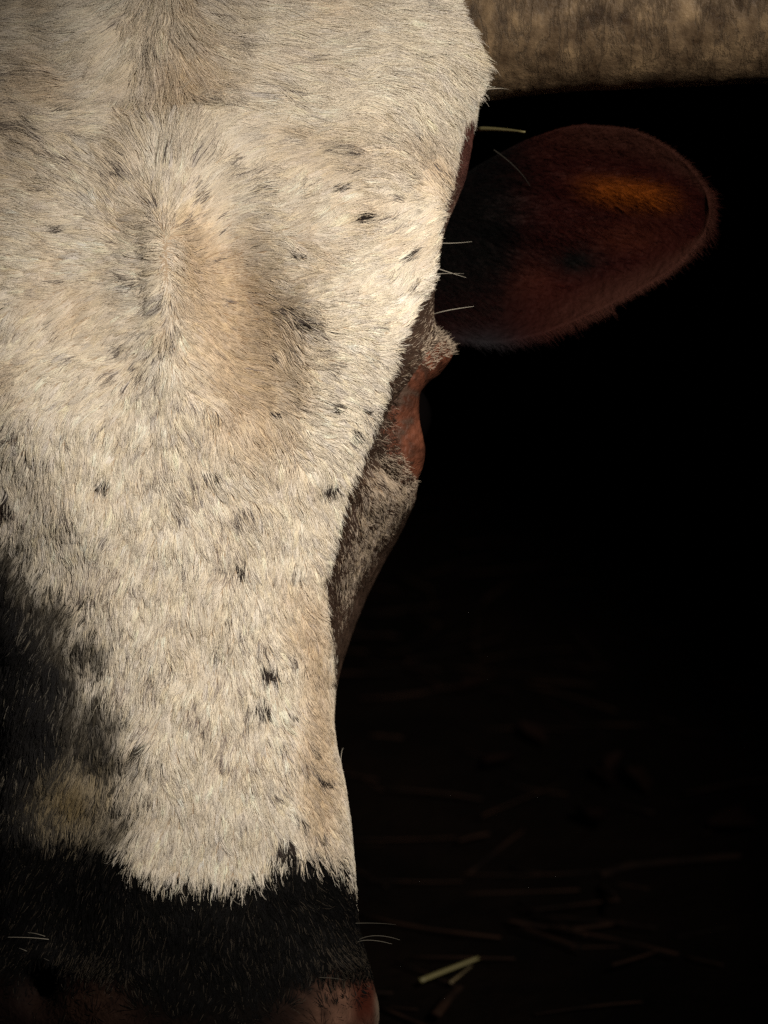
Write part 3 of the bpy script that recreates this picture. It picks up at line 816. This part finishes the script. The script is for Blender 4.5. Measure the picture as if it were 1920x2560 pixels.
def eye(sign):
    def mir(V):
        if sign < 0:
            V = V.copy(); V[..., 0] = 2 * ((432 - 960) / 6000 * 1.05) - V[..., 0]
        return V
    ctr = abc(985, 1040, .073); R = .0165
    nu, nv = 32, 20
    V = [ctr + R * np.array([0, 1, 0])]
    for i in range(1, nv):
        for j in range(nu):
            t, q = math.pi * i / nv, 2 * math.pi * j / nu
            V.append(ctr + R * np.array([math.sin(t) * math.cos(q), math.cos(t), math.sin(t) * math.sin(q)]))
    V.append(ctr - R * np.array([0, 1, 0]))
    F = [(0, 1 + (j + 1) % nu, 1 + j) for j in range(nu)]
    F += [(1 + i * nu + j, 1 + i * nu + (j + 1) % nu, 1 + (i + 1) * nu + (j + 1) % nu, 1 + (i + 1) * nu + j) for i in range(nv - 2) for j in range(nu)]
    F += [(1 + (nv - 2) * nu + j, 1 + (nv - 2) * nu + (j + 1) % nu, len(V) - 1) for j in range(nu)]
    e = mesh_obj('eye', to_world(mir(np.array(V))), F, M_EYE, cow)
    # the rim of the lids: bands from the hide, over the crest, in to the eyeball
    # keys round the eye: angle, then (px, py, depth cm) of outer, shoulder, crest, inner
    keys = [
     ((1065, 812, 5.6), (1105, 842, 5.2), (1132, 884, 5.2), (1100, 935, 5.6)),     # top
     ((985, 850, 3.0), (1040, 868, 3.1), (1096, 908, 3.9), (1070, 958, 4.9)),
     ((945, 935, 2.3), (990, 945, 2.6), (1050, 972, 3.8), (1040, 1000, 5.0)),
     ((925, 1030, 2.3), (965, 1034, 2.6), (1044, 1042, 3.9), (1040, 1046, 5.0)),    # front
     ((925, 1110, 2.5), (968, 1112, 2.7), (1052, 1098, 4.0), (1050, 1080, 5.0)),
     ((965, 1190, 3.3), (1000, 1172, 3.2), (1056, 1145, 4.3), (1062, 1110, 5.4)),
     ((1005, 1255, 5.6), (1034, 1215, 5.3), (1054, 1175, 5.4), (1062, 1130, 6.4)),  # bottom
     ((1005, 1210, 9.0), (1025, 1180, 8.8), (1045, 1145, 8.4), (1050, 1110, 8.2)),
     ((1000, 1030, 10.2), (1022, 1030, 10), (1042, 1030, 9.4), (1046, 1030, 8.9)),  # back
     ((1035, 850, 9.2), (1065, 870, 9.0), (1085, 905, 8.4), (1075, 950, 8.2)),
    ]
    kk = np.array(keys, float)                      # 10,4,3
    nn = 160
    loopk = closed_catmull(kk.transpose(1, 0, 2), nn)   # 4, nn, 3
    # across: catmull through the four curves
    prof = []
    cur = np.concatenate([loopk[:1] + (loopk[:1] - loopk[1:2]) * .5, loopk, loopk[3:] + (loopk[3:] - loopk[2:3]) * .4])
    for seg in range(1, 4):
        for t in np.linspace(0, 1, 9)[:-1]:
            a, b, c, d = cur[seg - 1], cur[seg], cur[seg + 1], cur[seg + 2]
            prof.append(.5 * (2 * b + (c - a) * t + (2 * a - 5 * b + 4 * c - d) * t**2 + (3 * b - a - 3 * c + d) * t**3))
    prof.append(cur[4])
    prof = np.array(prof)                           # 25, nn, 3
    wr = (fbm(prof[..., 0] / 16, prof[..., 1] / 22, n=2) - .5) * .22
    V = abc(prof[..., 0], prof[..., 1], (prof[..., 2] + wr) / 100)
    na_ = V.shape[0]
    s = np.linspace(0, 1, na_)[:, None] + np.zeros(nn)[None]
    nzz = fbm(prof[..., 0] / 13, prof[..., 1] / 24, n=4)
    nzz = np.clip((nzz - .5) * 1.7 + .5, 0, 1)
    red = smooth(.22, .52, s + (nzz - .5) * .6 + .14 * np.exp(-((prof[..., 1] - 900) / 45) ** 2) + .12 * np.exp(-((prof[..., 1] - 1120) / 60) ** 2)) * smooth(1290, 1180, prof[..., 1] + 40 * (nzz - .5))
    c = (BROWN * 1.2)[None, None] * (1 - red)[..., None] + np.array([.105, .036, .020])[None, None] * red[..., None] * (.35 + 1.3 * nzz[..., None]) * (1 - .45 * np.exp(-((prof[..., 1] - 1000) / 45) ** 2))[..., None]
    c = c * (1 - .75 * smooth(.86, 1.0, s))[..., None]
    F = [(i * nn + j, i * nn + (j + 1) % nn, (i + 1) * nn + (j + 1) % nn, (i + 1) * nn + j) for i in range(na_ - 1) for j in range(nn)]
    if sign < 0: F = [f[::-1] for f in F]
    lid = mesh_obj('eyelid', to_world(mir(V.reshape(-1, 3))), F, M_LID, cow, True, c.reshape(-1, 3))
    # short hairs on the outer band of the lids
    nh = 6500
    i = rng.uniform(0, 1, nh) ** 1.4 * na_ * .42; j = rng.integers(0, nn, nh)
    tp = (prof[0, j, 1] < 880) & (rng.random(nh) < .7)
    i = np.where(tp, rng.uniform(0, na_ * .62, nh), i)
    ii = i.astype(int); fi = (i - ii)[:, None]
    P0 = V[ii, j] * (1 - fi) + V[ii + 1, j] * fi
    pxx, pyy = pix(P0)
    dr = np.stack([.55 + .3 * rng.normal(0, 1, nh), .25 * np.sign(1000 - pyy) + .35 * rng.normal(0, 1, nh), -.45 + .1 * rng.normal(0, 1, nh)], -1)
    dr /= np.linalg.norm(dr, axis=1)[:, None]
    Lh = .0022 * np.exp(rng.normal(0, .3, nh)) * np.where(pyy > 1190, .6, 1)
    Qe = P0[:, None] + Lh[:, None, None] * (dr[:, None] * sv[None, :, None] + np.array([.2, 0, .35])[None, None] * (sv ** 2)[None, :, None])
    tk = rng.random(nh) < np.where(pyy < 930, .65, np.where(pyy > 1130, .45, .12))
    cl = np.where(tk[:, None], FAWN[None] * 1.1, BROWN[None] * .8)
    hair_obj('eyelid_hair', to_world(mir(Qe).reshape(-1, 3)).reshape(Qe.shape), .00010 * np.ones(nh)[:, None] * (1 - .8 * sv ** 1.5)[None], cl, M_HAIR, lid, CL)


eye(1); eye(-1)

# ------------------------------------------------------------------ whiskers and long single hairs
wh = [  # x0,y0,d0, x1,y1,d1, x2,y2,d2 (cm), value
 ((1092, 607, 4), (1130, 608, 3.6), (1180, 604, 3.2), .40), ((1085, 668, 4), (1120, 680, 3.6), (1165, 694, 3.2), .45), ((1060, 686, 4), (1110, 684, 3.6), (1160, 684, 3.0), .35),
 ((1086, 785, 4), (1125, 775, 3.4), (1185, 766, 3), .5), ((1235, 375, 7), (1290, 420, 6), (1325, 465, 5), .04), ((1205, 225, 4), (1245, 221, 4), (1272, 224, 3.6), .4),
 ((190, 2372, 3), (130, 2350, 2), (20, 2343, 1), .30), ((170, 2366, 3), (110, 2340, 2), (70, 2332, 1), .22), ((115, 2402, 3.5), (75, 2382, 2.5), (48, 2370, 1.5), .30), ((190, 2420, 3), (150, 2412, 2), (110, 2396, 1), .15),
 ((880, 2362, 3), (930, 2340, 2), (1000, 2350, 1), .20), ((870, 2380, 3), (905, 2352, 2), (980, 2360, 1), .25), ((860, 2310, 3), (930, 2308, 2), (990, 2312, 1), .12), ((760, 2448, 0), (810, 2444, -.6), (860, 2450, -1), .12),
 ((850, 1980, 4), (852, 1900, 4.6), (858, 1870, 5), .3), ((560, 2200, -.6), (570, 2235, -1.2), (600, 2262, -1.4), .25),
]
pts, cols = [], []
for a, b, c, v in wh:
    for rep in range(1):
        q = np.array([a, b, c], float); t = np.linspace(0, 1, 10)[:, None]
        q = (1 - t) ** 2 * q[0] + 2 * t * (1 - t) * (2 * q[1] - (q[0] + q[2]) / 2) + t * t * q[2]
        pts.append(abc(q[:, 0], q[:, 1], q[:, 2] / 100)); cols.append(np.array([1, .92, .78]) * v)
pts = np.array(pts)
hair_obj('whiskers', to_world(pts.reshape(-1, 3)).reshape(pts.shape), np.tile(0.00022 * (1 - .75 * np.linspace(0, 1, 10) ** 1.3), (len(pts), 1)), np.array(cols), M_HAIR, cow, CL)

# ================================================================== litter on the ground


def ground_hit(px, py):       # where the line of sight through a pixel meets the ground
    d = np.array(r_) * ((px - 960) / 6000 / D) + np.array(u_) * ((1280 - py) / 6000 / D) + np.array(f_)
    t = -CAM_H / d[2]
    for _ in range(4):
        q = C3 + d * t
        t = (float(ground_z(np.array([q[0]]), np.array([q[1]]))[0]) - CAM_H) / d[2]
    return C3 + d * t


m, nt, p = node_mat('dry_straw')
oi = nt.nodes.new('ShaderNodeTexCoord'); nz = nt.nodes.new('ShaderNodeTexNoise'); nz.inputs['Scale'].default_value = 40
cr = nt.nodes.new('ShaderNodeValToRGB'); cr.color_ramp.elements[0].color = (.03, .022, .01, 1); cr.color_ramp.elements[1].color = (.10, .075, .036, 1)
cr.color_ramp.elements[0].position = .35; cr.color_ramp.elements[1].position = .65
nt.links.new(oi.outputs['Object'], nz.inputs['Vector']); nt.links.new(nz.outputs['Fac'], cr.inputs['Fac']); nt.links.new(cr.outputs['Color'], p.inputs['Base Color'])
p.inputs['Roughness'].default_value = .6
M_STRAW = m
m, nt, p = node_mat('green_hay'); p.inputs['Base Color'].default_value = (.33, .33, .12, 1); p.inputs['Roughness'].default_value = .5
nz = nt.nodes.new('ShaderNodeTexNoise'); nz.inputs['Scale'].default_value = 90
cr = nt.nodes.new('ShaderNodeValToRGB'); cr.color_ramp.elements[0].color = (.07, .063, .025, 1); cr.color_ramp.elements[1].color = (.15, .13, .058, 1)
nt.links.new(nz.outputs['Fac'], cr.inputs['Fac']); nt.links.new(cr.outputs['Color'], p.inputs['Base Color'])
M_HAY = m
m, nt, p = node_mat('old_straw'); p.inputs['Roughness'].default_value = .8
nz = nt.nodes.new('ShaderNodeTexNoise'); nz.inputs['Scale'].default_value = 30
cr = nt.nodes.new('ShaderNodeValToRGB'); cr.color_ramp.elements[0].color = (.004, .0025, .002, 1); cr.color_ramp.elements[1].color = (.019, .0095, .006, 1)
cr.color_ramp.elements[0].position = .35; cr.color_ramp.elements[1].position = .7
oi = nt.nodes.new('ShaderNodeTexCoord'); nt.links.new(oi.outputs['Object'], nz.inputs['Vector'])
p.inputs['Specular IOR Level'].default_value = .05
nt.links.new(nz.outputs['Fac'], cr.inputs['Fac']); nt.links.new(cr.outputs['Color'], p.inputs['Base Color'])
M_OLD = m
m, nt, p = node_mat('dry_leaf'); p.inputs['Roughness'].default_value = .8; p.inputs['Specular IOR Level'].default_value = .05
nz = nt.nodes.new('ShaderNodeTexNoise'); nz.inputs['Scale'].default_value = 50
cr = nt.nodes.new('ShaderNodeValToRGB'); cr.color_ramp.elements[0].color = (.004, .002, .0015, 1); cr.color_ramp.elements[1].color = (.010, .004, .0025, 1)
nt.links.new(nz.outputs['Fac'], cr.inputs['Fac']); nt.links.new(cr.outputs['Color'], p.inputs['Base Color'])
M_LEAF = m


def tube(path, r, n=7):
    path = np.asarray(path, float); k = len(path)
    tg = np.gradient(path, axis=0); tg /= np.linalg.norm(tg, axis=1)[:, None] + 1e-12
    up = np.array([0, 0, 1.0]); n1 = np.cross(tg, up); n1 /= np.linalg.norm(n1, axis=1)[:, None] + 1e-9; n2 = np.cross(tg, n1)
    r = np.broadcast_to(r, (k,))
    a = np.arange(n) / n * 2 * np.pi
    V = path[:, None] + r[:, None, None] * (np.cos(a)[None, :, None] * n1[:, None] + .7 * np.sin(a)[None, :, None] * n2[:, None])
    F = [(i * n + j, i * n + (j + 1) % n, (i + 1) * n + (j + 1) % n, (i + 1) * n + j) for i in range(k - 1) for j in range(n)]
    F += [tuple(range(n))[::-1], tuple((k - 1) * n + j for j in range(n))]
    return V.reshape(-1, 3), F


def stalk(name, pix_path, r, mat, label, cat, lift=.0, group=None):
    q = np.array([ground_hit(x, y) for x, y in pix_path])
    q[:, 2] += r + .002 + np.linspace(0, lift, len(q))
    t = np.linspace(0, len(q) - 1, 14)
    path = pchip(np.arange(len(q)), q, t)
    V, F = tube(path, r * np.interp(t, [0, t[-1]], [1, .75]))
    loc = V.mean(0); loc[2] = V[:, 2].min()
    o = mesh_obj(name, V - loc, F, mat); o.location = loc
    return tag(o, label, cat, group)


G1 = 'straw stalks on the ground'
stalk('straw_stalk', [(1050, 2468), (1122, 2446), (1195, 2424)], .0016, M_HAY, 'bright yellow-green straw stalk right of the cow\'s muzzle, brightest on the ground', 'straw', .003, G1)
stalk('straw_stalk', [(1125, 2470), (1150, 2455), (1178, 2436)], .0009, M_STRAW, 'short thin straw just under the bright yellow-green stalk', 'straw', .002, G1)
stalk('straw_stalk', [(1502, 2235), (1525, 2270), (1540, 2312)], .0022, M_OLD, 'short dull straw at right, slanting across a long brown stalk', 'straw', .01, G1)
stalk('straw_stalk', [(1270, 2318), (1340, 2330), (1430, 2338), (1560, 2322)], .0018, M_OLD, 'long dull brown straw under the short slanting straw', 'straw', 0, G1)
stalk('straw_stalk', [(1500, 2208), (1590, 2182), (1700, 2172), (1850, 2160)], .003, M_OLD, 'longest dull brown stalk, farthest back on the ground at right', 'straw', 0, G1)
stalk('straw_stalk', [(1090, 2560), (1120, 2520), (1150, 2490)], .003, M_OLD, 'dark straw in the bottom gloom below the bright yellow-green stalk', 'straw', 0, G1)
# hay blade caught between horn and ear
V, F = tube(to_world(abc(np.linspace(1196, 1312, 10), 322 + 8 * np.linspace(0, 1, 10) ** 2, np.linspace(.075, .05, 10))), np.linspace(.0016, .0006, 10))
loc = V.mean(0); o = mesh_obj('hay_blade', V - loc, F, M_HAY); o.location = loc
tag(o, 'pale green hay blade caught in the hair between horn and ear', 'hay')


def leaf_mesh(L, Wd, curl, seed):
    r2 = np.random.default_rng(seed)
    n, k = 12, 7
    s = np.linspace(0, 1, n); w = np.linspace(-1, 1, k)
    wid = Wd * np.sin(np.pi * np.clip(s, .02, .98)) ** .8 * (1 + .12 * r2.normal(0, 1, n))
    X = (s - .5)[:, None] * L + 0 * w[None]; Y = wid[:, None] * w[None]
    Z = curl * (w[None] ** 2) * wid[:, None] + .25 * L * (s[:, None] - .5) ** 2 * r2.uniform(.3, 1.4) + .002
    V = np.stack([X, Y, Z], -1).reshape(-1, 3)
    Vb = V - np.array([0, 0, .0006]); N0 = len(V)
    F = [(i * k + j, i * k + j + 1, (i + 1) * k + j + 1, (i + 1) * k + j) for i in range(n - 1) for j in range(k - 1)]
    F += [tuple(N0 + q for q in f[::-1]) for f in F]
    return np.concatenate([V, Vb]), F


LEAVES = [(1195, 1735, .050, 'large rust leaf nearest the cow\'s cheek, lying flat on the dark earth'), (1330, 1855, .042, 'rust leaf beside a smaller red-brown one near the cow\'s nose'),
          (1255, 1925, .060, 'tan curled leaf at the left end of the fallen leaves'), (1500, 1970, .05, 'pale twisted leaf in the middle of the fallen leaves'), (1540, 1930, .04, 'small red-brown leaf above the pale twisted one'),
          (1580, 1978, .05, 'round red-brown leaf right of the pale twisted one'), (1475, 2075, .055, 'broad dark red leaf nearest the straw'), (1835, 2085, .05, 'narrow pale leaf standing on edge at far right'),
          (1860, 1755, .04, 'small brown leaf alone at the right edge of the leaves'), (1440, 920, .07, 'pale brown leaf under the lower edge of the ear'), (1515, 830, .05, 'grey leaf right of the pale brown one below the ear tip'),
          (1895, 800, .09, 'grey-brown leaf at the right edge of the view, below the ear tip')]
for i, (x, y, L_, lab) in enumerate(LEAVES):
    q = ground_hit(x, y)
    V, F = leaf_mesh(L_, L_ * .24, rng.uniform(.4, 1.2), i)
    o = mesh_obj('fallen_leaf', V * .6, F, M_LEAF)
    o.location = (q[0], q[1], q[2] + .004); o.rotation_euler = (rng.uniform(-.3, .5), rng.uniform(-.3, .3), rng.uniform(0, 6.28))
    tag(o, lab, 'leaf', 'fallen leaves on the ground')

# everything nobody could count: broken straw trodden into the earth
AV, AF = [], []
n_l = 0
for k in range(3200):
    y = rng.uniform(-.1, 3.2); x = rng.uniform(-1.1, 1.4)
    L_ = rng.uniform(.012, .085); a = rng.normal(0, .55); r = rng.uniform(.0005, .0014)
    t = np.linspace(-.5, .5, 5)
    xx = x + L_ * t * math.cos(a); yy = y + L_ * t * math.sin(a) + .08 * L_ * rng.normal() * (t * t)
    zz = ground_z(xx, yy) + r + rng.uniform(0, .006) + rng.normal(0, .02) * L_ * t
    V, F = tube(np.stack([xx, yy, zz], -1), r, 5)
    AV.append(V); AF += [tuple(i + n_l for i in f) for f in F]; n_l += len(V)
o = mesh_obj('straw_litter', np.concatenate(AV), AF, M_OLD); o['kind'] = 'stuff'
tag(o, 'dark broken straw trodden into the earth behind the cow\'s muzzle', 'straw litter')
